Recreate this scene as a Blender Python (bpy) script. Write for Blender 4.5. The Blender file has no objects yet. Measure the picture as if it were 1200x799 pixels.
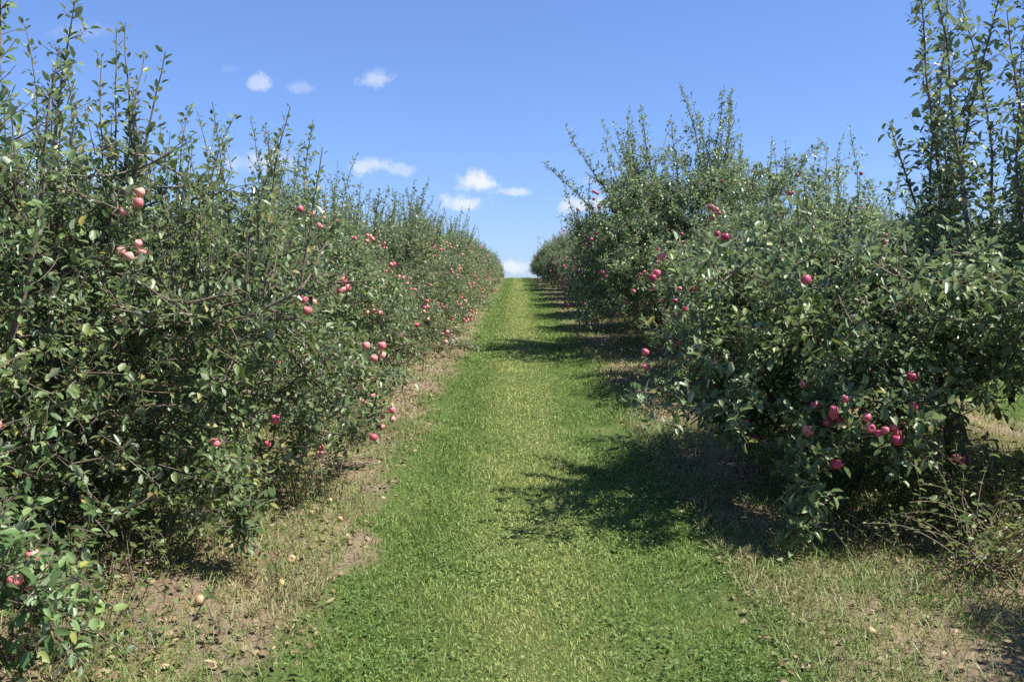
import bpy, math, random
import numpy as np
from mathutils import Vector

sc = bpy.context.scene
COL = sc.collection
R = np.random.default_rng(7)
EYE = 1.75
SLOPE = 0.027

# ---------------------------------------------------------------- terrain
def gz(x, y):
    x = np.asarray(x, float); y = np.asarray(y, float)
    z = SLOPE * np.clip(y, -60, 1e9)
    t = np.clip(y - 35, 0, 90)
    z = z - 0.0002 * t * t
    u = np.clip(y - 125, 0, 1e9)                       # beyond the crest the land falls away
    z = z - SLOPE * u - 0.036 * u + 0.036 * np.where(u > 0, u - 400 * (1 - np.exp(-u / 400)), 0)
    near = np.exp(-np.abs(y) / 160.0) * np.exp(-np.abs(x) / 60.0)
    z = z + near * (0.020 * np.sin(x * 2.1 + 0.6 * np.sin(y * .7)) * np.sin(y * 1.3 + 1.0)
                    + 0.012 * np.sin(x * 5.3 + 1.3 + np.sin(y * 1.9)) * np.sin(y * 4.1 + x)
                    + 0.03 * np.sin(y * .45 + x * .3))
    # shallow wheel tracks, and a low bank under each row
    z = z - near * 0.03 * (np.exp(-((x + .72) / .22) ** 2) + np.exp(-((x - .82) / .22) ** 2))
    z = z + near * 0.07 * (np.exp(-((x + 2.9) / .8) ** 2) + np.exp(-((x - 3.5) / .8) ** 2))
    return z

# ---------------------------------------------------------------- node helpers
def new_mat(name):
    m = bpy.data.materials.new(name); m.use_nodes = True
    nt = m.node_tree; nt.nodes.clear()
    return m, nt
class NT:
    def __init__(s, nt): s.nt = nt
    def n(s, typ, **kw):
        nd = s.nt.nodes.new(typ)
        ins = kw.pop('ins', {})
        for k, v in kw.items(): setattr(nd, k, v)
        for k, v in ins.items(): s.set(nd, k, v)
        return nd
    def set(s, nd, k, v):
        if isinstance(v, bpy.types.NodeSocket): s.nt.links.new(v, nd.inputs[k])
        else: nd.inputs[k].default_value = v
    def math(s, op, a, b=None, c=None, clamp=False):
        nd = s.nt.nodes.new('ShaderNodeMath'); nd.operation = op; nd.use_clamp = clamp
        s.set(nd, 0, a)
        if b is not None: s.set(nd, 1, b)
        if c is not None: s.set(nd, 2, c)
        return nd.outputs[0]
    def smooth(s, v, a, b):
        nd = s.nt.nodes.new('ShaderNodeMapRange'); nd.interpolation_type = 'SMOOTHSTEP'
        s.set(nd, 'Value', v); s.set(nd, 'From Min', a); s.set(nd, 'From Max', b)
        return nd.outputs[0]
    def mix(s, f, a, b, blend='MIX'):
        nd = s.nt.nodes.new('ShaderNodeMix'); nd.data_type = 'RGBA'; nd.blend_type = blend
        s.set(nd, 0, f)
        s.set(nd, 6, a if isinstance(a, bpy.types.NodeSocket) else (*a, 1)[:4])
        s.set(nd, 7, b if isinstance(b, bpy.types.NodeSocket) else (*b, 1)[:4])
        return nd.outputs[2]
    def noise(s, vec, scale, detail=3, rough=.55, dist=0.):
        nd = s.n('ShaderNodeTexNoise', ins={'Scale': scale, 'Detail': detail, 'Roughness': rough, 'Distortion': dist})
        if vec is not None: s.nt.links.new(vec, nd.inputs['Vector'])
        return nd.outputs['Fac']
    def ramp(s, f, stops):
        nd = s.nt.nodes.new('ShaderNodeValToRGB'); s.set(nd, 0, f)
        el = nd.color_ramp.elements
        while len(el) < len(stops): el.new(.5)
        for e, (p, c) in zip(el, stops): e.position = p; e.color = (*c, 1)
        return nd.outputs[0]

def zone_nodes(t):
    """0..1 masks from where the ground is: bare/dry strip under the rows vs mown alley."""
    geo = t.n('ShaderNodeNewGeometry')
    pos = geo.outputs['Position']
    sep = t.n('ShaderNodeSeparateXYZ', ins={0: pos})
    x, y = sep.outputs[0], sep.outputs[1]
    w = t.math('MULTIPLY', t.math('SUBTRACT', t.noise(pos, .9, 4, .6), .5), 1.5)
    w2 = t.math('MULTIPLY', t.math('SUBTRACT', t.noise(pos, 5.0, 3, .6), .5), .5)
    xw = t.math('ADD', t.math('ADD', x, w), w2)
    # alleys repeat every 6.4 m across the orchard
    m = t.math('SUBTRACT', t.math('WRAP', t.math('ADD', xw, -.14), 3.2, -3.2), 0.0)
    a = t.math('ABSOLUTE', m)
    return pos, x, y, a, w

def leaf_material(name, top_a, top_b, under, trans=.35):
    m, nt = new_mat(name); t = NT(nt)
    at = t.n('ShaderNodeAttribute', attribute_name='v')
    v = at.outputs['Fac']
    geo = t.n('ShaderNodeNewGeometry')
    obj = t.n('ShaderNodeObjectInfo')
    n1 = t.noise(geo.outputs['Position'], 1.7, 3)
    top = t.mix(v, top_a, top_b)
    top = t.mix(t.smooth(n1, .52, .74), top, tuple(min(1, c * k) for c, k in zip(top_b, (1.5, 1.35, .85))))
    yel = t.smooth(v, .955, .99)
    top = t.mix(yel, top, (.30, .26, .05))
    col = t.mix(geo.outputs['Backfacing'], top, under)
    hs = t.n('ShaderNodeHueSaturation', ins={'Color': col, 'Hue': t.math('ADD', .49, t.math('MULTIPLY', obj.outputs['Random'], .02)),
             'Value': t.math('ADD', .85, t.math('MULTIPLY', obj.outputs['Random'], .3))})
    p = t.n('ShaderNodeBsdfPrincipled', ins={'Base Color': hs.outputs[0], 'Roughness': t.math('ADD', .34, t.math('MULTIPLY', v, .2)), 'Specular IOR Level': .55})
    tr = t.n('ShaderNodeBsdfTranslucent', ins={'Color': t.mix(.5, hs.outputs[0], (.24, .36, .06))})
    mx = t.n('ShaderNodeMixShader', ins={0: trans, 1: p.outputs[0], 2: tr.outputs[0]})
    o = t.n('ShaderNodeOutputMaterial'); nt.links.new(mx.outputs[0], o.inputs[0])
    return m

def bark_material(name, a, b):
    m, nt = new_mat(name); t = NT(nt)
    tc = t.n('ShaderNodeTexCoord')
    mp = t.n('ShaderNodeMapping', ins={'Vector': tc.outputs['Object'], 'Scale': (1, 1, .35)})
    n1 = t.noise(mp.outputs[0], 22, 5, .7)
    n2 = t.noise(tc.outputs['Object'], 4, 3)
    c = t.mix(n1, a, b)
    c = t.mix(t.smooth(n2, .55, .7), c, (.22, .24, .17))
    bp = t.n('ShaderNodeBump', ins={'Height': n1, 'Strength': .8, 'Distance': .02})
    p = t.n('ShaderNodeBsdfPrincipled', ins={'Base Color': c, 'Roughness': .9, 'Normal': bp.outputs[0]})
    o = t.n('ShaderNodeOutputMaterial'); nt.links.new(p.outputs[0], o.inputs[0])
    return m

def apple_material(name, stops):
    m, nt = new_mat(name); t = NT(nt)
    obj = t.n('ShaderNodeObjectInfo'); tc = t.n('ShaderNodeTexCoord')
    ad = t.n('ShaderNodeVectorMath', operation='ADD', ins={0: tc.outputs['Object'], 1: obj.outputs['Location']})
    n1 = t.noise(ad.outputs[0], 14, 3)
    f = t.math('ADD', t.math('MULTIPLY', obj.outputs['Random'], .6), t.math('MULTIPLY', n1, .5))
    c = t.ramp(f, stops)
    p = t.n('ShaderNodeBsdfPrincipled', ins={'Base Color': c, 'Roughness': .38, 'Specular IOR Level': .5})
    o = t.n('ShaderNodeOutputMaterial'); nt.links.new(p.outputs[0], o.inputs[0])
    return m

def blade_material(name, cols, dry, trans=.3, tracks=True):
    m, nt = new_mat(name); t = NT(nt)
    at = t.n('ShaderNodeAttribute', attribute_name='v'); v = at.outputs['Fac']
    pos, x, y, a, w = zone_nodes(t)
    c = t.mix(v, cols[0], cols[1])
    n1 = t.noise(pos, 1.1, 4, .6); n2 = t.noise(pos, 6, 3, .6)
    patch = t.math('ADD', t.math('MULTIPLY', n1, .6), t.math('MULTIPLY', n2, .4))
    c = t.mix(t.smooth(patch, *((.46, .66) if tracks else (.38, .54))), c, cols[2])
    if tracks:   # worn, yellower crown of the lane
        mid = t.smooth(t.math('ABSOLUTE', t.math('ADD', x, t.math('ADD', -.08, t.math('MULTIPLY', w, .35)))), .62, .10)
        c = t.mix(t.math('MULTIPLY', mid, .75), c, cols[3])
        drym = t.math('MULTIPLY', t.smooth(t.math('ADD', a, t.math('MULTIPLY', v, .35)), 1.1, 1.9), .75)
    else:
        drym = 0.0
    dv = t.smooth(t.noise(pos, 40, 2), .58, .62)
    c = t.mix(t.math('MAXIMUM', drym, t.math('MULTIPLY', dv, .5)), c, dry)
    p = t.n('ShaderNodeBsdfPrincipled', ins={'Base Color': c, 'Roughness': .5, 'Specular IOR Level': .4})
    tr = t.n('ShaderNodeBsdfTranslucent', ins={'Color': c})
    mx = t.n('ShaderNodeMixShader', ins={0: trans, 1: p.outputs[0], 2: tr.outputs[0]})
    o = t.n('ShaderNodeOutputMaterial'); nt.links.new(mx.outputs[0], o.inputs[0])
    return m

def ground_material():
    m, nt = new_mat('orchard_ground'); t = NT(nt)
    pos, x, y, a, w = zone_nodes(t)
    nf = t.noise(pos, 28, 6, .7); nm = t.noise(pos, 3.1, 4, .65); nl = t.noise(pos, .6, 3)
    ng = t.noise(pos, 90, 3, .7)
    green = t.mix(nf, (.045, .085, .018), (.10, .15, .035))
    green = t.mix(t.smooth(nm, .45, .68), green, (.12, .145, .045))
    green = t.mix(t.smooth(nf, .60, .66), green, (.22, .18, .09))
    straw = t.mix(nf, (.22, .17, .085), (.36, .30, .16))
    straw = t.mix(t.smooth(nm, .5, .62), straw, (.17, .17, .07))
    soil = t.mix(ng, (.17, .118, .078), (.33, .25, .175))
    strip = t.mix(t.smooth(t.math('ADD', nm, t.math('MULTIPLY', nl, .5)), .62, .80), straw, soil)
    c = t.mix(t.smooth(a, 1.02, 1.5), green, strip)
    # bare edge of the lane on the far-left side, worn by traffic
    edge = t.math('MULTIPLY', t.smooth(t.math('ABSOLUTE', t.math('SUBTRACT', a, 1.42)), .34, .08), t.smooth(x, 0, -.5))
    c = t.mix(t.math('MULTIPLY', edge, t.smooth(nm, .36, .52)), c, soil)
    bh = t.math('ADD', nf, t.math('MULTIPLY', nm, 1.5))
    bp = t.n('ShaderNodeBump', ins={'Height': bh, 'Strength': .9, 'Distance': .04})
    p = t.n('ShaderNodeBsdfPrincipled', ins={'Base Color': c, 'Roughness': .95, 'Specular IOR Level': .15, 'Normal': bp.outputs[0]})
    o = t.n('ShaderNodeOutputMaterial'); nt.links.new(p.outputs[0], o.inputs[0])
    return m

M_LEAF = leaf_material('apple_leaf', (.045, .100, .028), (.175, .250, .092), (.29, .34, .22), .26)
M_YOUNG = leaf_material('young_leaf', (.11, .18, .04), (.20, .28, .06), (.24, .30, .14), .45)
M_WEED = leaf_material('weed_leaf', (.06, .10, .025), (.15, .18, .05), (.16, .19, .09), .35)
M_BARK = bark_material('apple_bark', (.06, .048, .038), (.20, .175, .145))
M_TWIG = bark_material('twig_bark', (.10, .07, .05), (.21, .16, .12))
M_DRYSTEM = bark_material('dead_stem', (.16, .11, .07), (.32, .25, .17))
M_APPLE_A = apple_material('pink_red_apple', [(.1, (.48, .05, .09)), (.45, (.66, .15, .17)), (.80, (.74, .32, .27)), (1., (.66, .50, .28))])
M_APPLE_B = apple_material('crimson_apple', [(.1, (.18, .012, .04)), (.40, (.42, .045, .10)), (.72, (.64, .15, .19)), (1.0, (.66, .30, .22))])
M_ROT = apple_material('fallen_apple_skin', [(.1, (.46, .33, .14)), (.6, (.52, .40, .20)), (1., (.30, .15, .08))])
M_GRASS = blade_material('lane_grass', [(.11, .185, .036), (.215, .32, .06), (.29, .37, .085), (.46, .47, .145)], (.36, .30, .16))
M_CLOVER = blade_material('clover', [(.08, .15, .035), (.15, .25, .06), (.18, .28, .06), (.26, .31, .09)], (.2, .2, .08), .3)
M_DRY = blade_material('dry_grass', [(.24, .22, .09), (.40, .35, .17), (.16, .23, .055), (.3, .25, .12)], (.46, .38, .22), .25, tracks=False)

# ---------------------------------------------------------------- mesh building
def mesh_from(name, V, loops, starts, totals, mats, mat_idx=None, attr=None, smooth=False):
    me = bpy.data.meshes.new(name)
    V = np.asarray(V, np.float32); loops = np.asarray(loops, np.int32)
    me.vertices.add(len(V)); me.vertices.foreach_set('co', V.ravel())
    me.loops.add(len(loops)); me.loops.foreach_set('vertex_index', loops)
    me.polygons.add(len(starts)); me.polygons.foreach_set('loop_start', np.asarray(starts, np.int32))
    try: me.polygons.foreach_set('loop_total', np.asarray(totals, np.int32))
    except Exception: pass
    for m in mats: me.materials.append(m)
    if mat_idx is not None: me.polygons.foreach_set('material_index', np.asarray(mat_idx, np.int32))
    if smooth: me.polygons.foreach_set('use_smooth', np.ones(len(starts), bool))
    if attr is not None:
        a = me.attributes.new('v', 'FLOAT', 'POINT'); a.data.foreach_set('value', np.asarray(attr, np.float32))
    me.update(); me.validate()
    return me

class Geo:
    """collects vertices and faces; every shape keeps a material slot and a random value per piece"""
    def __init__(s): s.V = []; s.F3 = []; s.F4 = []; s.M3 = []; s.M4 = []; s.A = []; s.nv = 0
    def add(s, V, tris=None, quads=None, mat=0, attr=None):
        V = np.asarray(V, float)
        if tris is not None and len(tris): s.F3.append(np.asarray(tris) + s.nv); s.M3.append(np.full(len(tris), mat))
        if quads is not None and len(quads): s.F4.append(np.asarray(quads) + s.nv); s.M4.append(np.full(len(quads), mat))
        s.V.append(V); s.A.append(np.full(len(V), .5) if attr is None else attr); s.nv += len(V)
    def tube(s, P, rad, sides=6, mat=0):
        P = np.asarray(P, float); n = len(P)
        if n < 2: return
        T = np.gradient(P, axis=0); T /= np.linalg.norm(T, axis=1)[:, None] + 1e-9
        ref = np.array([0, 0, 1.]) if abs(T[0][2]) < .9 else np.array([1., 0, 0])
        U = np.cross(T, ref); U /= np.linalg.norm(U, axis=1)[:, None] + 1e-9
        W = np.cross(T, U)
        th = np.linspace(0, 2 * math.pi, sides, endpoint=False)
        ring = P[:, None, :] + np.asarray(rad)[:, None, None] * (np.cos(th)[None, :, None] * U[:, None, :] + np.sin(th)[None, :, None] * W[:, None, :])
        q = []
        for i in range(n - 1):
            for j in range(sides):
                a = i * sides + j; b = i * sides + (j + 1) % sides
                q.append((a, b, b + sides, a + sides))
        s.add(ring.reshape(-1, 3), quads=q, mat=mat)
    def leaves(s, P, D, N, L, W, mat=0, val=None, fold=.22, rng=R):
        """pointed oval leaves, folded along the midrib and curling down at the tip"""
        P = np.asarray(P, float); k = len(P)
        if k == 0: return
        D = np.asarray(D, float); D = D / (np.linalg.norm(D, axis=1)[:, None] + 1e-9)
        N = np.asarray(N, float); N = N - (N * D).sum(1)[:, None] * D; N /= np.linalg.norm(N, axis=1)[:, None] + 1e-9
        B = np.cross(D, N)
        L = np.asarray(L)[:, None]; W = np.asarray(W)[:, None]
        curl = rng.uniform(.02, .22, (k, 1))
        def pt(u, v, w): return P + D * L * u + B * W * v + N * W * w - N * L * curl * u * u
        fd = fold * rng.uniform(.4, 1.6, (k, 1))
        pts = np.stack([pt(0, 0, 0), pt(.5, 0, 0), pt(1, 0, 0), pt(.30, .48, fd), pt(.70, .40, fd), pt(.30, -.48, fd), pt(.70, -.40, fd)], 1)
        base = np.arange(k)[:, None, None] * 7
        tri = np.array([[0, 1, 3], [1, 4, 3], [1, 2, 4], [0, 5, 1], [1, 5, 6], [1, 6, 2]])
        F = (base + tri[None]).reshape(-1, 3)
        F = F[:, ::-1]
        if val is None: val = rng.random(k)
        s.add(pts.reshape(-1, 3), tris=F, mat=mat, attr=np.repeat(val, 7))
    def build(s, name, mats, smooth=False):
        V = np.concatenate(s.V); A = np.concatenate(s.A)
        l = []; tot = []; mi = []
        if s.F3: f = np.concatenate(s.F3); l.append(f.ravel()); tot.append(np.full(len(f), 3)); mi.append(np.concatenate(s.M3))
        if s.F4: f = np.concatenate(s.F4); l.append(f.ravel()); tot.append(np.full(len(f), 4)); mi.append(np.concatenate(s.M4))
        l = np.concatenate(l); tot = np.concatenate(tot); mi = np.concatenate(mi)
        st = np.concatenate([[0], np.cumsum(tot)[:-1]])
        return mesh_from(name, V, l, st, tot, mats, mi, A, smooth)

def link(name, data, parent=None, loc=None):
    o = bpy.data.objects.new(name, data); COL.objects.link(o)
    if parent is not None: o.parent = parent
    if loc is not None: o.location = loc
    return o
def tag(o, label=None, cat=None, group=None, kind=None):
    if label: o['label'] = label
    if cat: o['category'] = cat
    if group: o['group'] = group
    if kind: o['kind'] = kind
    return o

# ---------------------------------------------------------------- ground sheet
def axis(parts):
    out = []
    for a, b, st in parts: out.append(np.arange(a, b, st))
    return np.concatenate(out + [[parts[-1][1]]])
def build_ground():
    gx = axis([(-4000, -500, 500), (-500, -60, 40), (-60, -16, 2), (-16, -4, .4), (-4, 5, .09), (5, 16, .4), (16, 60, 2), (60, 500, 40), (500, 4000, 500)])
    gy = axis([(-4000, -500, 500), (-500, -60, 40), (-60, -6, 2), (-6, 1, .5), (1, 16, .09), (16, 40, .3), (40, 140, 1), (140, 500, 20), (500, 4000, 250)])
    X, Y = np.meshgrid(gx, gy); Z = gz(X, Y)
    V = np.stack([X, Y, Z], -1).reshape(-1, 3)
    nx, ny = len(gx), len(gy)
    i = np.arange(nx - 1)[None, :] + nx * np.arange(ny - 1)[:, None]
    q = np.stack([i, i + 1, i + 1 + nx, i + nx], -1).reshape(-1, 4)
    g = Geo(); g.add(V, quads=q)
    o = link('ground', g.build('ground', [ground_material()], smooth=True)); o['kind'] = 'structure'
build_ground()

# ---------------------------------------------------------------- grass (uncountable)
def blades(g, x, y, h, w, lean, rng, mat=0, zoff=-.004):
    k = len(x); z = gz(x, y) + zoff
    az = rng.uniform(0, 2 * math.pi, k); fa = rng.uniform(0, 2 * math.pi, k)
    la = lean * rng.uniform(.2, 1.3, k)
    dx, dy = np.cos(az), np.sin(az); sx, sy = np.cos(fa), np.sin(fa)
    P0 = np.stack([x, y, z], 1); S = np.stack([sx, sy, np.zeros(k)], 1) * (w / 2)[:, None]
    D = np.stack([dx, dy, np.zeros(k)], 1)
    up = np.array([0, 0, 1.])
    m = P0 + up * (h * .55)[:, None] + D * (h * la * .35)[:, None]
    tp = P0 + up * (h * np.clip(1 - la * .45, .12, 1))[:, None] + D * (h * la)[:, None]
    V = np.stack([P0 - S, P0 + S, m + S * .8, m - S * .8, tp], 1).reshape(-1, 3)
    b = np.arange(k)[:, None] * 5
    g.add(V, tris=b + np.array([[3, 2, 4]]), quads=b + np.array([[0, 1, 2, 3]]), mat=mat, attr=np.repeat(rng.random(k), 5))

def nz(x, y, s=1.):
    return (np.sin(x * 1.7 * s + 2 * np.sin(y * .9 * s)) + np.sin(y * 1.3 * s + 1.7 * np.sin(x * 1.1 * s + 1)) + np.sin((x + y) * 3.1 * s + 1.)) / 3

def edge_keep(x, y, rng):
    """probability that green lane turf grows at x: full in the lane, thinning past its ragged edges"""
    w = nz(x, y, 1.4) * .26
    l = np.clip((x + 1.18 + w) / .5, 0, 1) ** 1.5; r = np.clip((1.85 + w * 1.7 - x - .22 * np.abs(y - 6.0) * (y < 9)) / .7, 0, 1) ** 1.5
    return rng.random(len(x)) < l * r
rg = np.random.default_rng(3)
g = Geo()
for (y0, y1, dens, h, w) in ((1.9, 4.2, 8500, .050, .0038), (4.2, 7.5, 5200, .052, .0050), (7.5, 14, 2400, .055, .0075), (14, 30, 900, .06, .013), (30, 62, 320, .065, .024), (62, 112, 110, .07, .04)):
    k = int((y1 - y0) * 3.3 * dens)
    x = rg.uniform(-1.5, 1.8, k); y = rg.uniform(y0, y1, k)
    kp = edge_keep(x, y, rg); x = x[kp]; y = y[kp]
    hh = .82 * h * rg.uniform(.45, 1.35, len(x)) * (1 + .35 * nz(x, y, 2.2)) * (1 - .35 * np.exp(-((x - .1) / .45) ** 2))
    blades(g, x, y, hh, w * rg.uniform(.6, 1.3, len(x)), .75, rg)
o = link('grass', g.build('grass', [M_GRASS])); o['kind'] = 'stuff'; tag(o, 'green mown grass covering the lane between the two rows of apple trees', 'grass')
# neighbouring lanes, seen through the gaps under the branches
g = Geo()
for (xa, xb) in ((5.0, 8.2), (-7.9, -4.9)):
    for (y0, y1, dens, h, w) in ((2, 14, 500, .07, .012), (14, 45, 110, .08, .03)):
        k = int((y1 - y0) * (xb - xa) * dens)
        x = rg.uniform(xa, xb, k); y = rg.uniform(y0, y1, k)
        blades(g, x, y, h * rg.uniform(.5, 1.3, k), w * rg.uniform(.6, 1.3, k), .75, rg)
o = link('grass', g.build('grass_far', [M_GRASS])); o['kind'] = 'stuff'; tag(o, 'grass of the neighbouring lanes glimpsed beneath the branches', 'grass')
# clover and small herbs in the sward
g = Geo()
k = 32000
x = rg.uniform(-1.4, 1.7, k); y = 2.0 + 11 * rg.random(k) ** 1.5
kp = edge_keep(x, y, rg) & (rg.random(k) < np.clip(.25 + .5 * np.abs(x - .1) + .6 * nz(x, y, 1.9), 0, 1)); x = x[kp]; y = y[kp]; k = len(x)
z = gz(x, y) + rg.uniform(.02, .06, k)
ph = rg.uniform(0, 6.28, k)
for j in range(3):
    a = ph + j * 2.09
    D = np.stack([np.cos(a), np.sin(a), rg.uniform(-.1, .5, k)], 1)
    N = np.stack([rg.normal(0, .3, k), rg.normal(0, .3, k), np.ones(k)], 1)
    s_ = rg.uniform(.006, .013, k) * (1 + .03 * y)
    g.leaves(np.stack([x, y, z], 1), D, N, s_, s_ * .9, rng=rg)
o = link('clover', g.build('clover', [M_CLOVER])); o['kind'] = 'stuff'; tag(o, 'small clover leaves scattered through the mown lane grass', 'clover')
# dry grass on the strips under the trees
g = Geo()
for (xa, xb, y0, y1, dens, h, w) in ((-4.6, -1.0, 1.8, 9, 3200, .085, .0045), (1.15, 4.9, 2.2, 9, 3600, .09, .0045), (-3.6, -1.05, 9, 30, 420, .08, .011), (1.2, 4.8, 9, 30, 520, .085, .011), (1.2, 4.0, 30, 75, 90, .09, .03), (-3., -1.05, 30, 75, 70, .09, .03)):
    k = int((y1 - y0) * (xb - xa) * dens)
    x = rg.uniform(xa, xb, k); y = rg.uniform(y0, y1, k)
    kp = rg.random(k) < np.clip(.66 + .75 * nz(x, y, 1.3), .15, 1); x = x[kp]; y = y[kp]; k = len(x)
    tall = 1 + 1.3 * np.clip(nz(x + 3, y, .9), 0, 1) * np.clip((np.abs(x - .1) - 1.5), 0, 1)
    blades(g, x, y, h * rg.uniform(.4, 1.5, k) * tall, w * rg.uniform(.6, 1.3, k), 1.15, rg)
o = link('dry_grass', g.build('dry_grass', [M_DRY])); o['kind'] = 'stuff'; tag(o, 'straw-coloured dry grass on the strips under the tree rows', 'dry grass')
# fallen leaves and crumbs of litter
g = Geo()
k = 16000
x = np.where(rg.random(k) < .5, rg.uniform(-4.2, -.9, k), rg.uniform(1.1, 4.8, k)); y = 1.8 + 16 * rg.random(k) ** 1.4
P = np.stack([x, y, gz(x, y) + rg.uniform(.003, .03, k)], 1); a = rg.uniform(0, 6.28, k)
g.leaves(P, np.stack([np.cos(a), np.sin(a), rg.normal(0, .2, k)], 1), np.stack([rg.normal(0, .4, k), rg.normal(0, .4, k), np.ones(k)], 1), rg.uniform(.02, .06, k), rg.uniform(.012, .035, k), rng=rg)
ml, nt = new_mat('fallen_leaf'); t = NT(nt)
at = t.n('ShaderNodeAttribute', attribute_name='v')
c = t.ramp(at.outputs['Fac'], [(0, (.09, .06, .035)), (.4, (.20, .13, .07)), (.75, (.33, .25, .14)), (1, (.12, .14, .05))])
p = t.n('ShaderNodeBsdfPrincipled', ins={'Base Color': c, 'Roughness': .8}); o_ = t.n('ShaderNodeOutputMaterial'); nt.links.new(p.outputs[0], o_.inputs[0])
o = link('leaf_litter', g.build('leaf_litter', [ml])); o['kind'] = 'stuff'; tag(o, 'brown fallen leaves littering the bare soil under the trees', 'leaf litter')

# ---------------------------------------------------------------- apple trees
def unit(v): v = np.asarray(v, float); return v / (np.linalg.norm(v) + 1e-9)
def path(p, d, length, step, tend, wob, rng, zmin=None):
    """a wandering branch: tend is added to the heading on every step"""
    P = [np.array(p, float)]; d = unit(d)
    n = max(2, int(length / step)); st = length / n
    for i in range(n):
        tt = np.array(tend) * (i / n if True else 1)
        d = unit(d + tt * st * 2 + rng.normal(0, wob, 3))
        if zmin is not None and P[-1][2] < zmin and d[2] < 0: d[2] = abs(d[2]) * .3; d = unit(d)
        P.append(P[-1] + d * st)
    return np.array(P)

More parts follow.
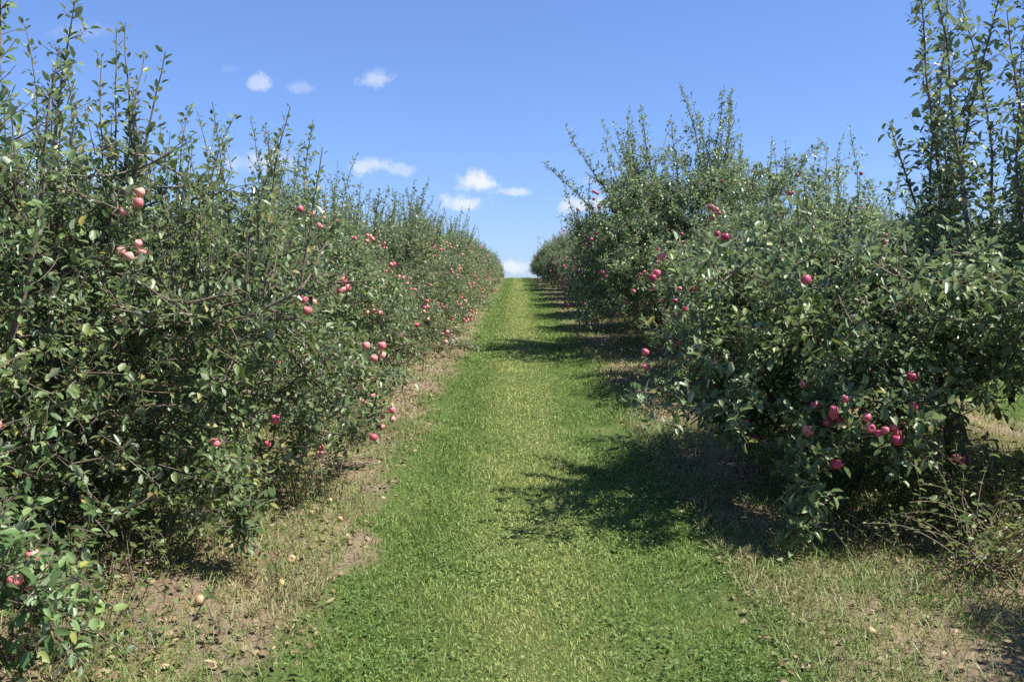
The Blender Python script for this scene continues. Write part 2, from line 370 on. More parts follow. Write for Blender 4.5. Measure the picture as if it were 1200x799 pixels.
class Tree:
    def __init__(s, seed, rx=1.65, ry=2.35, ht=2.35, sprout=(55, .45, 1.15), lean=(0, 0), scaff=17, apples=40, skirt=.32, leaf=.072, dens=1.0, trunk_r=.085, extra=(), zlow=.55, fill=1500, ztop=None, zbot=.2, spires=(), lift=0., droops=(), taper=.0, sp_lean=.1, q=2.7, elev=32):
        rng = s.rng = np.random.default_rng(seed)
        s.wood = Geo(); s.crown = Geo(); s.apples = []
        s.P = []; s.D = []; s.N = []; s.L = []; s.Vv = []; s.tips = []
        s.leaf = leaf
        # trunk and leader
        tr = path((0, 0, -.08), (lean[0], lean[1], 1), ht * .85, .12, (-lean[0] * 1.0, -lean[1], .5), .07, rng)
        n = len(tr); rad = np.interp(np.arange(n), [0, 1, 3, n * .5, n - 1], [trunk_r * 1.6, trunk_r * 1.2, trunk_r, trunk_r * .7, .018])
        s.wood.tube(tr, rad, 9)
        scs = []
        for i in range(scaff):
            f = (i + .5) / scaff
            h = zlow + (ht * .80 - zlow) * f ** .9
            az = i * 2.4 + rng.normal(0, .25)
            er = 1 / math.sqrt((math.cos(az) / rx) ** 2 + (math.sin(az) / ry) ** 2)
            ln = er * (1.12 - .55 * f ** 1.6) * rng.uniform(.85, 1.12)
            el = math.radians(rng.uniform(10, 28) + elev * f)
            b = tr[min(n - 1, int(h / (ht * .85) * (n - 1)))]
            pth = path(b, (math.cos(az) * math.cos(el), math.sin(az) * math.cos(el), math.sin(el)), ln, .11, (0, 0, -.50 + .25 * f), .09, rng, skirt)
            scs.append((pth, .042 * (1.1 - .5 * f), f))
        for e in extra:
            pth = path(e[0], e[1], e[2], .11, e[3], .06, rng, .10)
            scs.append((pth, .028, .2))
        for pth, r0, f in scs:
            m = len(pth); s.wood.tube(pth, np.linspace(r0, .007, m), 6)
            # secondary branches
            for j in range(int(m * .14) + 1, m):
                for rep in range(2 if j > m * .45 else 1):
                    if rng.random() > .98 * dens: continue
                    T = unit(pth[j] - pth[j - 1])
                    side = unit(np.cross(T, (0, 0, 1)) * rng.choice([-1, 1]) + rng.normal(0, .35, 3) + np.array([0, 0, rng.uniform(-.5, .55)]))
                    ln = rng.uniform(.28, .68) * (1.1 - .35 * j / m)
                    sec = path(pth[j], T * .55 + side, ln, .09, (0, 0, rng.uniform(-.9, .7)), .12, rng, skirt * .6)
                    s.crown.tube(sec, np.linspace(.009, .0035, len(sec)), 4, 1)
                    s.leafy(sec, .04, dens)
                    for q in range(1, len(sec)):
                        if rng.random() < .9:
                            T2 = unit(sec[q] - sec[q - 1])
                            tw = path(sec[q], T2 * .4 + rng.normal(0, .7, 3) + (0, 0, .15), rng.uniform(.08, .26), .06, (0, 0, .2), .12, rng)
                            s.crown.tube(tw, np.linspace(.004, .002, len(tw)), 3, 1)
                            s.leafy(tw, .028, dens); s.tips.append(tw[-1])
            s.leafy(pth[int(m * .35):], .025, dens)
        # outer twigs that fill the crown out to its uneven envelope
        ztop = ztop or ht; zc = (ztop + zbot) / 2; hz = (ztop - zbot) / 2
        hosts = np.concatenate([p_[int(len(p_) * .25):] for p_, _, _ in scs] + [tr[int(n * .3):]])
        hs = np.concatenate([np.full(len(p_) - int(len(p_) * .25), 1) for p_, _, _ in scs] + [np.full(n - int(n * .3), 1)])
        ph = rng.uniform(0, 6.28, 6)
        anchors = []
        while len(anchors) < fill:
            a = rng.uniform(0, 6.28); cphi = rng.uniform(-1, 1); sphi = math.sqrt(1 - cphi * cphi)
            dx, dy, dz = math.cos(a) * sphi, math.sin(a) * sphi, cphi
            k_ = (abs(dx) ** q + abs(dy) ** q + abs(dz) ** q) ** (-1 / q)
            lob = 1 + .15 * math.sin(3 * a + ph[0]) + .10 * math.sin(5 * a + ph[1] + 3 * dz) + .12 * math.sin(7 * dz + ph[2] + 2 * a) + .07 * math.sin(11 * a + ph[3] - 8 * dz)
            fr = rng.random() ** .42 * lob
            tz = 1 - taper * (dz * k_ * .5 + .5)
            x_, y_, z_ = dx * k_ * rx * fr * tz, dy * k_ * ry * fr, zc + dz * k_ * hz * fr + lift * max(0, (1 - (dx * k_) ** 2 - (dy * k_) ** 2)) * (dz < 0)
            if z_ < .06 or z_ > ztop * 1.15: continue
            anchors.append((fr, x_, y_, z_, dx, dy))
        anchors.sort()
        for (fr, x_, y_, z_, dx, dy) in anchors:
            an = np.array([x_, y_, z_]); dd = np.linalg.norm(hosts - an, axis=1) + .6 * np.clip(hosts[:, 2] - z_, 0, 9); ih = int(dd.argmin()); h0 = hosts[ih]; d0 = np.linalg.norm(h0 - an)
            if d0 < .05: continue
            out = unit((dx, dy, .25)); mid = (h0 + an) / 2 + rng.normal(0, .10 * d0, 3) + np.array([0, 0, -.06 * d0])
            end = an + out * .06 + (0, 0, rng.uniform(-.06, .10))
            b = np.array([h0, h0 * .3 + mid * .7, mid * .5 + an * .5, an, end])
            s.crown.tube(b, [.007, .006, .005, .0035, .002], 3, 1)
            hosts = np.vstack([hosts, an, mid])
            vis = fr > .62
            s.leafy(b[1:], .022 if vis else .05, 1)
            for w_ in range(3 if vis else 1):
                tw = path(b[2 + w_ % 3], out * .5 + rng.normal(0, .65, 3) + (0, 0, .15), rng.uniform(.09, .24), .06, (0, 0, .2), .12, rng)
                s.crown.tube(tw, np.linspace(.0035, .0018, len(tw)), 3, 1)
                s.leafy(tw, .022, 1); s.tips.append(tw[-1])
        for (bx, by, bz, ln, lx, ly) in spires:
            sp = path((bx, by, bz), (lx, ly, 1), ln, .12, (0, 0, .05), .045, rng)
            s.crown.tube(sp, np.linspace(.016, .003, len(sp)), 5, 1); s.leafy(sp, .02, 1, up=.7)
            for q_ in range(1, len(sp) - 1):
                for w_ in range(3):
                    a = rng.uniform(0, 6.28)
                    tw = path(sp[q_], (math.cos(a), math.sin(a), .7), rng.uniform(.12, .46) * (1.1 - q_ / len(sp)), .05, (0, 0, .6), .1, rng)
                    s.crown.tube(tw, np.linspace(.003, .0015, len(tw)), 3, 1)
                    s.leafy(tw, .026, 1, up=.3)
                    if q_ < len(sp) * .5: s.tips.append(tw[-1])
        for (p0, p1, wd) in droops:      # low fruiting branches hanging outside the envelope
            p0 = np.array(p0); p1 = np.array(p1); m_ = (p0 + p1) / 2 + unit((p1[0], p1[1], 0)) * .14
            tt = np.linspace(0, 1, 14)[:, None]; sp = (1 - tt) ** 2 * p0 + 2 * tt * (1 - tt) * m_ + tt ** 2 * p1
            s.crown.tube(sp, np.linspace(.014, .003, len(sp)), 5, 1); s.leafy(sp, .02, 1)
            for q_ in range(1, len(sp)):
                for w_ in range(7):
                    tw = path(sp[q_], rng.normal(0, 1, 3) + (0, 0, .1), rng.uniform(.5, 1) * wd, .05, (0, 0, .1), .12, rng)
                    s.crown.tube(tw, np.linspace(.003, .0015, len(tw)), 3, 1)
                    s.leafy(tw, .022, 1)
                if q_ > 3 and sp[q_][2] > .36:
                    for w_ in range(rng.choice([0, 0, 0, 1, 1])):
                        s.apples.append((sp[q_] + unit((sp[q_][0], sp[q_][1], 0)) * .08 + np.array([0, -.06, -.02]) + rng.normal(0, .045, 3), rng.uniform(.7, .9), rng.uniform(0, 6.28), .1))
        # upright water sprouts
        ns, l0, l1 = sprout
        for i in range(ns):
            pth, r0, f = scs[rng.integers(int(scaff * .2), scaff)]
            j = rng.integers(int(len(pth) * .25), len(pth)); b = pth[j]
            if b[2] < ht * .55: continue
            out = unit((b[0], b[1], 0)) * rng.uniform(-.02, .12 + sp_lean)
            ln = (l0 + (l1 - l0) * rng.random() ** 1.5) * (1 if rng.random() > .08 else 1.4)
            sp = path(b, (out[0] + rng.normal(0, .08), out[1] + rng.normal(0, .08), 1), ln, .10, (0, 0, .2), .075, rng)
            s.crown.tube(sp, np.linspace(.008, .0025, len(sp)), 4, 1)
            s.leafy(sp, .019, 1, up=.75)
            for q in range(1, len(sp) - 2):
                if rng.random() < .88:
                    a = rng.uniform(0, 6.28)
                    tw = path(sp[q], (math.cos(a), math.sin(a), .8), rng.uniform(.06, .24) * (1.1 - q / len(sp)), .05, (0, 0, .8), .08, rng)
                    s.leafy(tw, .025, 1, up=.4)
        s.emit_leaves()
        # apples hang in small bunches towards the outside of the crown
        tips = np.array(s.tips); rr = np.sqrt((tips[:, 0] / rx) ** 2 + (tips[:, 1] / ry) ** 2 + ((tips[:, 2] - ht * .5) / (ht * .55)) ** 2)
        wgt = np.clip(rr - .55, 0, 1) ** 2 * (tips[:, 2] < ht * 1.05) * (tips[:, 2] > .3)
        wgt /= wgt.sum()
        while len(s.apples) < apples:
            c = tips[rng.choice(len(tips), p=wgt)]
            dv = unit((c[0] * (1.6 if abs(c[0]) > .5 else 1), c[1] * .8 - .5, .35)); rel = tips - c; al = rel @ dv
            if ((al > .06) & (np.linalg.norm(rel - al[:, None] * dv, axis=1) < .10)).sum() > 1: continue
            o = unit((c[0], c[1], .1)) * .12
            for q in range(rng.choice([1, 1, 2, 2, 3, 4])):
                s.apples.append((c + o + rng.normal(0, .038, 3) * (1, 1, 1.2) - (0, 0, .05), rng.uniform(.58, .84), rng.uniform(0, 6.28), rng.normal(0, .35)))
        s.m_trunk = s.wood.build('apple_trunk', [M_BARK], smooth=True)
        s.m_crown = s.crown.build('apple_crown', [M_LEAF, M_TWIG])
    def leafy(s, P, gap, dens, up=.15):
        rng = s.rng
        if len(P) < 2: return
        seg = np.linalg.norm(np.diff(P, axis=0), axis=1); cum = np.concatenate([[0], np.cumsum(seg)])
        k = max(1, int(cum[-1] / gap * dens))
        u = np.sort(rng.random(k)) * cum[-1]
        pos = np.stack([np.interp(u, cum, P[:, c]) for c in range(3)], 1)
        T = unit(P[-1] - P[0])
        A = unit(np.cross(T, (.3, .2, 1))); B = np.cross(T, A)
        ph = rng.uniform(0, 6.28) + np.arange(k) * 2.4
        rad = np.cos(ph)[:, None] * A + np.sin(ph)[:, None] * B
        D = rad + T * rng.uniform(.1, .9, (k, 1)) + np.array([0, 0, -.25 + up]) + rng.normal(0, .25, (k, 3))
        N = np.array([0, 0, 1.]) * .9 + rng.normal(0, .42, (k, 3)) + T * .2
        s.P.append(pos + rad * .012); s.D.append(D); s.N.append(N)
        s.L.append(s.leaf * rng.uniform(.38, 1.28, k) * (1. if up < .5 else .85))
    def emit_leaves(s):
        P = np.concatenate(s.P); D = np.concatenate(s.D); N = np.concatenate(s.N); L = np.concatenate(s.L)
        s.nleaf = len(P)
        s.crown.leaves(P, D, N, L, L * s.rng.uniform(.42, .60, len(L)), rng=s.rng)

def apple_mesh(name, mat):
    prof = [(0.0, .020), (.010, .027), (.020, .0305), (.029, .027), (.0345, .015), (.036, .000), (.0335, -.014), (.027, -.026), (.017, -.033), (.008, -.034), (0, -.030)]
    V = []; q = []; t_ = []; sd = 12
    for i, (r, z) in enumerate(prof):
        for j in range(sd):
            a = 2 * math.pi * j / sd; rr = r * (1 + .03 * math.sin(3 * a + i * .2)); V.append((rr * math.cos(a), rr * math.sin(a), z))
    for i in range(len(prof) - 1):
        for j in range(sd):
            a = i * sd + j; b = i * sd + (j + 1) % sd; q.append((a, a + sd, b + sd, b))
    g = Geo(); g.add(V, quads=q)
    g.tube([(0, 0, .018), (.001, 0, .035), (.005, .001, .052)], [.0018, .0015, .002], 5, 1)
    return g.build(name, [mat, M_TWIG], smooth=True)
AP_A = apple_mesh('apple_pink', M_APPLE_A); AP_B = apple_mesh('apple_crimson', M_APPLE_B); AP_R = apple_mesh('apple_fallen', M_ROT)

HG = dict(elev=14, skirt=.20, zlow=.38, leaf=.057, apples=300, q=3.6, taper=.34)
OP = dict(elev=20, skirt=.45, zlow=.6, scaff=19, leaf=.060, apples=300, q=2.4, taper=.2)
VAR = {
 'hedge1': Tree(11, rx=1.78, ry=2.2, ht=2.02, sprout=(150, .45, 1.3), zbot=.0, fill=2150, spires=((.2, -.4, 1.7, 1.35, .03, 0), (-.1, .5, 1.7, 1.5, 0, 0), (.5, .9, 1.6, 1.2, .05, 0), (.1, -1.1, 1.6, 1.4, 0, -.03), (.6, .2, 1.6, 1.1, .1, 0)), droops=(((1.0, -1.3, .8), (1.4, -1.95, .10), .30), ((1.3, -.6, 1.0), (1.95, -.75, .25), .30), ((1.25, 0, .9), (1.98, .1, .12), .30), ((.5, -1.3, .7), (.7, -1.95, .15), .28), ((1.2, -.9, .9), (1.7, -1.2, .35), .28), ((1.2, -.6, .8), (1.72, -.9, .12), .26), ((1.3, -.2, .8), (1.85, -.3, .15), .28), ((1.1, -1.0, .7), (1.5, -1.4, .12), .26), ((.7, -1.3, .7), (1.0, -1.8, .18), .26), ((1.3, .4, .8), (1.85, .5, .12), .28), ((-1.1, .9, .7), (-1.5, 1.3, .15), .26)), **HG),
 'hedge2': Tree(12, rx=1.76, ry=2.15, ht=2.2, sprout=(160, .5, 1.4), zbot=.03, fill=2150, spires=((.2, -.5, 1.8, 1.5, .03, 0), (.4, .1, 1.8, 1.6, 0, 0), (0, .8, 1.8, 1.4, .05, 0), (.5, 1.2, 1.7, 1.2, 0, .03), (.3, -1.2, 1.7, 1.3, .08, 0)), **HG),
 'hedge3': Tree(13, rx=1.72, ry=2.2, ht=2.15, sprout=(160, .5, 1.45), zbot=.0, fill=2150, spires=((.1, .3, 1.8, 1.35, .03, 0), (.5, -.8, 1.7, 1.2, .05, 0), (.3, 1.1, 1.7, 1.3, .3, -.1)), **HG),
 'first_left': Tree(14, rx=1.25, ry=1.45, ht=1.85, sprout=(14, .3, .6), skirt=.2, zlow=.4, zbot=.0, leaf=.060, apples=40, fill=1000, scaff=14, taper=.45,
                     spires=((.72, 1.3, 1.3, 1.9, .03, .02), (.85, 1.2, 1.3, 1.7, .05, .0), (.6, 1.1, 1.3, 2.0, .04, 0), (.5, 1.3, 1.3, 1.9, .0, .05), (.3, 1.0, 1.4, 1.9, 0, 0), (.9, 1.35, 1.3, 1.35, .30, .1), (.8, 1.0, 1.3, 1.2, .2, .1), (.78, 1.4, 1.3, 1.8, .08, 0)),
                     droops=(((.9, .6, .9), (1.40, .9, .12), .24), ((1.0, .3, .9), (1.5, .5, .3), .24))),
 'round1': Tree(21, rx=1.80, ry=1.80, ht=2.35, sprout=(100, .4, 1.2), spires=((.3, -.3, 1.9, 1.3, .05, 0), (-.3, .2, 1.9, 1.2, -.1, 0), (.5, .1, 1.9, 1.0, .15, 0)), zbot=.30, lift=.45, fill=2150, **OP),
 'tall': Tree(23, rx=1.95, ry=1.85, ht=2.75, sprout=(130, .5, 1.2), zbot=.32, lift=.45, fill=2200, sp_lean=.3,
                 spires=((-.1, -.3, 2.2, 2.1, 0, 0), (.1, .1, 2.2, 2.0, .02, 0), (.3, .2, 2.2, 1.9, .03, 0), (-1.3, -.2, 1.9, 1.8, -.38, 0), (-1.2, .3, 1.8, 1.6, -.2, 0), (0, .0, 2.2, 1.5, .05, 0), (-.8, 0, 2.2, 1.6, -.05, 0), (-.45, -.1, 2.2, 1.5, 0, 0), (-1.5, 0, 1.6, 1.7, -.45, 0)), **OP),
 'round2': Tree(22, rx=1.75, ry=1.85, ht=2.45, sprout=(130, .5, 1.4), zbot=.28, lift=.45, fill=2150, **OP),
 'first_right': Tree(31, elev=8, rx=2.0, ry=1.6, ht=1.72, sprout=(12, .15, .35), skirt=.62, zlow=.78, scaff=18, apples=320, lean=(-.12, -.05), trunk_r=.085, zbot=.62, lift=.45, leaf=.068, fill=2200, taper=.0, q=2.6,
                     spires=tuple((x_, y_, 1.45, h_, l_, 0) for x_, y_, h_, l_ in ((-.22, -.1, 2.6, -.05), (-.05, .2, 2.5, .0), (.45, -.2, 2.5, .04), (-.2, -.4, 2.4, -.06), (.7, .1, 2.5, .12), (.4, .5, 2.4, .03), (-.1, .3, 1.3, -.20), (-.15, .3, 2.2, -.10), (.2, -.3, 1.7, -.08), (.5, .2, 1.6, .15), (0, .2, 1.5, .05), (.3, -.5, 1.4, -.1), (.1, -.6, 1.8, -.02), (.6, -.5, 1.6, 0), (.3, -.4, 2.7, .0), (.85, -.2, 2.4, .02), (.6, .3, 2.6, .0), (-.15, -.1, 1.5, -.13))),
                     droops=(((-1.2, -1.1, 1.1), (-1.86, -1.75, .10), .19), ((-1.25, -1.0, 1.1), (-1.80, -1.65, .35), .22), ((-1.3, -.7, 1.1), (-1.60, -1.15, .42), .26), ((-1.5, -.4, .9), (-1.85, -.7, .45), .28), ((-1.4, -.3, .9), (-1.75, -.4, .42), .28), ((-1.0, -1.2, 1.), (-1.2, -1.55, .55), .26), ((-1.5, .2, .9), (-1.8, .1, .40), .28), ((-1.4, .5, .9), (-1.7, .7, .36), .28), ((-1.2, -.2, .8), (-1.35, -.3, .40), .28))),
}
import sys
for k_, v_ in VAR.items(): print(k_, 'leaves', v_.nleaf, file=open('/tmp/nl.txt','a'))

def place_tree(kind, x, y, s, rz, label, group, side, n_apples, apmesh, sz=1.0):
    V = VAR[kind]
    root = link('apple_tree', None, loc=(x, y, float(gz(x, y)) - .01)); root.rotation_euler = (0, 0, rz); root.scale = (s, s, s * sz)
    tag(root, label, 'apple tree', group)
    link('trunk', V.m_trunk, root); link('crown', V.m_crown, root)
    cz, sn = math.cos(rz), math.sin(rz); c = 0
    for (p, sc_, ro, ti) in V.apples:
        if c >= n_apples: break
        wx = p[0] * cz - p[1] * sn; wy = p[0] * sn + p[1] * cz
        if wx * side < .45 and wy > -.9: continue      # the far side shows nothing
        a = link('apple', apmesh, root, loc=tuple(p)); a.rotation_euler = (ti, ti * .5, ro); a.scale = (sc_, sc_ * rr.uniform(.92, 1.05), sc_ / sz * rr.uniform(.84, 1.04)); c += 1
    return root

ORD = ['first', 'second', 'third', 'fourth', 'fifth', 'sixth', 'seventh', 'eighth', 'ninth', 'tenth', 'eleventh', 'twelfth']
rr = random.Random(5)
PI = math.pi
# row along the lane's left edge
GL = 'apple trees in the hedge-like row along the left edge of the lane'
YL = [2.65, 5.75, 10.3, 14.5, 18.7, 23.0, 27.3] + [31.5 + 4.3 * i for i in range(17)]
kl = ['first_left', 'hedge1', 'hedge2', 'hedge3', 'hedge1', 'hedge2', 'hedge3']
for i, y in enumerate(YL):
    k = kl[i] if i < len(kl) else rr.choice(['hedge1', 'hedge2', 'hedge3'])
    if i == 0: lab = 'closest apple tree of the hedge-like row, big leaves filling the lower left corner'
    elif i == 1: lab = 'dense green apple tree with pink apples low over dry grass, closest one fully in view'
    elif i == 2: lab = 'dense apple tree with upright shoots, third along the hedge-like row counting the corner one'
    elif i < 10: lab = f'apple tree with red apples, {ORD[i]} along the hedge-like row left of the grass lane'
    elif i < 20: lab = 'distant small-looking apple tree towards the crest in the hedge-like left row'
    else: lab = 'tiny apple tree on the crest at the very end of the left row'
    s = 1.0 if i < 6 else max(.80, 1.0 - .012 * (i - 6)) * rr.uniform(.93, 1.04)
    place_tree(k, (-3.3 if i == 0 else -2.95) + rr.uniform(-.08, .08), y, s, rr.choice([0, PI]) + rr.uniform(-.12, .12) if i > 2 else [0, PI, 0][i], lab, GL, 1, (6 if i == 0 else 98 if i < 6 else 75 if i < 10 else 0), AP_A, rr.uniform(.94, 1.06))
# row on the right
GR = 'apple trees in the open row along the right edge of the lane'
YR = [2.9, 6.5, 11.4] + [15.8 + 4.6 * i for i in range(19)]
kr = ['round2', 'first_right', 'round1', 'tall', 'round2']
for i, y in enumerate(YR):
    k = kr[i] if i < len(kr) else rr.choice(['round1', 'round2'])
    if i == 0: lab = 'apple tree mostly outside the frame whose shadow falls on the lower right corner'
    elif i == 1: lab = 'large apple tree with leaning trunk and a low branch of apples drooping to the grass'
    elif i == 2: lab = 'bushy apple tree directly behind the one with the drooping branch'
    elif i == 3: lab = 'apple tree with the tallest spiky shoots of the open row, one leaning over the lane'
    elif i < 10: lab = f'apple tree with crimson apples, {ORD[i]} along the open row right of the grass lane'
    elif i < 19: lab = 'distant small-looking apple tree towards the crest in the open right row'
    else: lab = 'tiny apple tree on the crest at the very end of the right row'
    s = [.80, 1.0, .93, 1.17, 1.0][i] if i < 5 else 1.02 * rr.uniform(.93, 1.05)
    place_tree(k, 3.5 + (.75 if i == 0 else rr.uniform(-.08, .08)), y, s, 0 if i == 1 else rr.choice([0, PI]) + rr.uniform(-.25, .25), lab, GR, -1, (98 if i < 5 else 60) if 0 < i < 10 else 0, AP_B, rr.uniform(.97, 1.06) if i != 1 else 1.04)
# the next rows over
for i in range(12):
    y = 7.5 + 4.6 * i
    place_tree(rr.choice(['round1', 'round2']), 9.9, y, 1.02 * rr.uniform(.95, 1.06), rr.choice([0, PI]), 'apple tree of the row behind the open right row, its top shoots showing above', 'apple trees in the second row to the right', -1, 0, AP_B)
for i in range(5):
    y = 8.0 + 4.4 * i
    place_tree(rr.choice(['hedge1', 'hedge2']), -9.3, y, 1.0 * rr.uniform(.95, 1.06), rr.choice([0, PI]), 'apple tree of the row behind the hedge-like left row, glimpsed through gaps', 'apple trees in the second row to the left', 1, 0, AP_A)

# ---------------------------------------------------------------- weeds, suckers, brambles, windfalls
def weed(name, label, cat, x, y, h, n, spread, leafL, leafmat, seed, stemmat=None, gap=.035, group=None, droop=.3, r=.004):
    rng = np.random.default_rng(seed); g = Geo(); st = Geo()
    P = []; D = []; N = []; L = []
    for i in range(n):
        a = rng.uniform(0, 6.28)
        p0 = (rng.normal(0, .05 + spread * .12), rng.normal(0, .05 + spread * .12), -.02)
        pt = path(p0, (math.cos(a) * spread, math.sin(a) * spread, 1), h * rng.uniform(.5, 1.1), .06, (0, 0, -droop), .09, rng, .03)
        st.tube(pt, np.linspace(r, r * .4, len(pt)), 4)
        if leafL > 0:
            for q in range(1, len(pt)):
                for w in range(max(1, int(.06 / gap))):
                    b = rng.uniform(0, 6.28); P.append(pt[q] + rng.normal(0, .01, 3)); D.append((math.cos(b), math.sin(b), rng.uniform(-.2, .6))); N.append((rng.normal(0, .4), rng.normal(0, .4), 1)); L.append(leafL * rng.uniform(.5, 1.1))
    root = link(name, None, loc=(x, y, float(gz(x, y)))); tag(root, label, cat, group)
    link('stem', st.build(name + '_stem', [stemmat or M_TWIG]), root)
    if P:
        L = np.array(L); g.leaves(P, D, N, L, L * .55, rng=rng); link('leaves', g.build(name + '_leaves', [leafmat]), root)
    return root
def px(u, v, yy):   # where the sight line through a photograph pixel meets the depth yy
    return (u - 605) / 1000 * yy
GW = 'weeds growing at the foot of the trees'
weed('sapling', 'bright yellow-green sucker shoots with broad leaves below the drooping crown', 'sapling', px(1130, 0, 5.2), 5.2, .66, 8, .3, .085, M_YOUNG, 1)
weed('bramble', 'tangle of bare brown stems and green leaves in the lower right corner', 'bramble', 2.62, 4.55, .85, 70, .9, .05, M_WEED, 2, M_DRYSTEM, .055, droop=.9, r=.0035)
weed('bramble', 'low twiggy bramble beneath the drooping branch beside the dark shade', 'bramble', 2.25, 5.2, .5, 50, .9, .034, M_WEED, 3, M_DRYSTEM, .09, droop=.9, r=.003)
weed('bramble', 'dark leafy bramble heap at the frame edge behind the tangle of bare stems', 'bramble', 3.0, 5.15, .8, 60, .6, .055, M_WEED, 12, M_DRYSTEM, .05, droop=.7, r=.003)
weed('weed', 'bushy green weed at the lane edge under the drooping branch', 'weed', 1.80, 4.95, .30, 26, .7, .04, M_WEED, 4)
weed('weed', 'tuft of leafy weed between the bramble and the shaded trunk', 'weed', 3.1, 5.6, .40, 18, .5, .045, M_WEED, 5)
weed('weed', 'pale green seedling cluster in front of the dark shade under the leaning trunk', 'weed', 2.75, 5.75, .38, 14, .5, .05, M_YOUNG, 31)
weed('weed', 'tall yellowish weed at the foot of the hedge-like row beside the soil', 'weed', -1.42, 5.75, .62, 16, .25, .04, M_WEED, 6, gap=.025)
weed('weed', 'yellow-green weed standing in dry grass by the low pink apples', 'weed', -1.85, 4.55, .5, 14, .4, .05, M_WEED, 7, gap=.03)
weed('weed', 'small broad-leaved plant in the dry grass near the lower left corner', 'weed', -1.62, 3.75, .26, 7, .7, .07, M_LEAF, 8)
weed('weed', 'loose olive weed in the shade below the closest low branches', 'weed', -2.0, 4.15, .36, 18, .6, .045, M_WEED, 21)
weed('weed', 'spreading green weed at the foot of the hedge-like row, nearest the corner', 'weed', -1.85, 3.6, .25, 22, .8, .04, M_WEED, 22)
weed('weed', 'upright weed with thin stems between the closest two trees of the hedge-like row', 'weed', -2.15, 4.75, .5, 20, .4, .045, M_WEED, 23)
weed('weed', 'short weed among straw beside the pale windfall apples', 'weed', -1.28, 4.4, .22, 14, .6, .035, M_WEED, 9)
for i, (x, y, s_, lab) in enumerate(((-1.27, 4.72, .72, 'pale yellow windfall apple on the bare soil, upper of two close together'),
        (-1.22, 4.35, .8, 'pale windfall apple on the bare soil, lower of two close together'),
        (-1.56, 4.1, .7, 'brownish windfall apple lying alone in dry grass near the hedge-like row'),
        (1.60, 3.75, .6, 'small windfall apple in the straw near the bramble'))):
    a = link('fallen_apple', AP_R, loc=(x, y, float(gz(x, y)) + .028)); a.rotation_euler = (1.2 + i, .5, i); a.scale = (s_,) * 3
    tag(a, lab, 'apple', 'windfall apples on the ground')

for k in range(8):
    x = rr.uniform(-1.75, -1.15) if k % 3 else rr.uniform(1.7, 2.3); y = rr.uniform(4.0, 8.5)
    a = link('fallen_apple', AP_R, loc=(x, y, float(gz(x, y)) + .016)); a.rotation_euler = (rr.uniform(0, 3), rr.uniform(0, 3), 0); a.scale = (rr.uniform(.5, .75),) * 3
    tag(a, 'small dull windfall apple half sunk in dry grass at the foot of a tree row', 'apple', 'half-hidden windfall apples')

# ---------------------------------------------------------------- sky, sun
SUN = unit((.93, -.16, 0)); EL = math.radians(57)
sd = Vector((SUN[0] * math.cos(EL), SUN[1] * math.cos(EL), math.sin(EL)))
ld = bpy.data.lights.new('sun', 'SUN'); ld.energy = 5.0; ld.angle = math.radians(.53); ld.color = (1, .955, .89)
lo = link('sun', ld); lo.rotation_euler = sd.to_track_quat('Z', 'Y').to_euler(); lo.location = (30, -20, 40)
w = bpy.data.worlds.new('World'); sc.world = w; w.use_nodes = True; nt = w.node_tree; nt.nodes.clear(); t = NT(nt)
sky = t.n('ShaderNodeTexSky', sky_type='NISHITA', sun_disc=False, sun_elevation=EL, sun_rotation=math.atan2(SUN[0], SUN[1]), altitude=200, air_density=1.0, dust_density=.15, ozone_density=2.2)
tc = t.n('ShaderNodeTexCoord'); sp = t.n('ShaderNodeSeparateXYZ', ins={0: tc.outputs['Generated']})
yy = t.math('MAXIMUM', sp.outputs[1], .05)
u = t.math('DIVIDE', sp.outputs[0], yy); v = t.math('DIVIDE', sp.outputs[2], yy)
uv = t.n('ShaderNodeCombineXYZ', ins={0: u, 1: v, 2: 0.})
PITCH = math.atan(72.5 / 1000)
def uvp(a, b):     # direction of a photograph pixel as slopes x/y, z/y
    cy = 1.0; cx = (a - 605) / 1000; cz = -(b - 399.5) / 1000
    y = cy * math.cos(PITCH) + cz * math.sin(PITCH); z = -cy * math.sin(PITCH) + cz * math.cos(PITCH)
    return cx / y, z / y
n1 = t.noise(uv.outputs[0], 42, 8, .68); n2 = t.noise(uv.outputs[0], 11, 4, .6)
nn = t.math('ADD', t.math('MULTIPLY', t.math('SUBTRACT', n1, .5), 2.6), t.math('MULTIPLY', t.math('SUBTRACT', n2, .5), 1.6))
tot = None
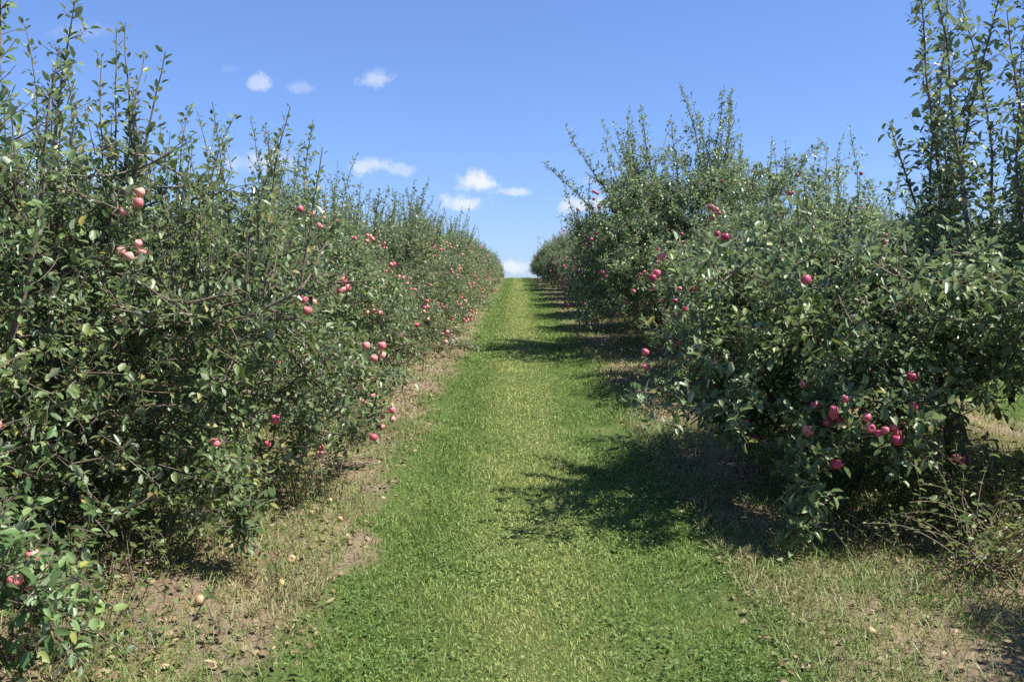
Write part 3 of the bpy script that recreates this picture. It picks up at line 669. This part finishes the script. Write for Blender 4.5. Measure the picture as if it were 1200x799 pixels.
for (a, b, rx, ry, op) in ((557, 213, 26, 15, 1.), (543, 239, 36, 12, .85), (606, 225, 24, 6, .6), (446, 92, 27, 12, .5), (305, 96, 17, 12, .5), (352, 103, 22, 9, .25), (690, 240, 42, 13, .75),
        (95, 38, 50, 11, .13), (425, 194, 34, 13, .65), (470, 198, 18, 10, .4), (60, 205, 60, 24, .85), (315, 190, 48, 20, .7), (600, 313, 26, 9, .7), (130, 215, 30, 12, .5), (690, 213, 16, 6, .2), (268, 80, 12, 8, .08)):
    cu, cv = uvp(a, b)
    du = t.math('MULTIPLY', t.math('SUBTRACT', u, cu), 1000 / rx); dv = t.math('MULTIPLY', t.math('SUBTRACT', v, cv), 1000 / ry)
    d = t.math('SQRT', t.math('ADD', t.math('MULTIPLY', du, du), t.math('MULTIPLY', dv, dv)))
    mk = t.math('MULTIPLY', t.smooth(t.math('ADD', d, nn), 1.0, .15), op)
    tot = mk if tot is None else t.math('MAXIMUM', tot, mk)
tot = t.math('MULTIPLY', tot, t.smooth(sp.outputs[1], .1, .3))
cloudcol = t.mix(t.smooth(n2, .35, .7), (6.9, 7.0, 7.3), (5.6, 6.1, 7.2))
gm = t.n('ShaderNodeGamma', ins={0: sky.outputs[0], 1: .72})
skyc = t.mix(1.0, gm.outputs[0], (.93, 1.25, 2.0), 'MULTIPLY')
col = t.mix(tot, skyc, cloudcol)
bg = t.n('ShaderNodeBackground', ins={'Color': col, 'Strength': .071}); wo = t.n('ShaderNodeOutputWorld'); nt.links.new(bg.outputs[0], wo.inputs[0])

# ---------------------------------------------------------------- camera
cd = bpy.data.cameras.new('camera'); cd.lens = 30; cd.sensor_width = 36; cd.clip_end = 12000; cd.clip_start = .05
co = link('camera', cd, loc=(0, 0, EYE)); co.rotation_euler = (PI / 2 - PITCH, 0, math.atan(5 / 1000)); sc.camera = co
sc.view_settings.view_transform = 'Standard'; sc.view_settings.look = 'None'; sc.view_settings.gamma = 1; sc.view_settings.exposure = 1.0
sc.cycles.max_bounces = 7; sc.cycles.diffuse_bounces = 3; sc.cycles.transmission_bounces = 4; sc.cycles.glossy_bounces = 2
sc.cycles.use_denoising = False
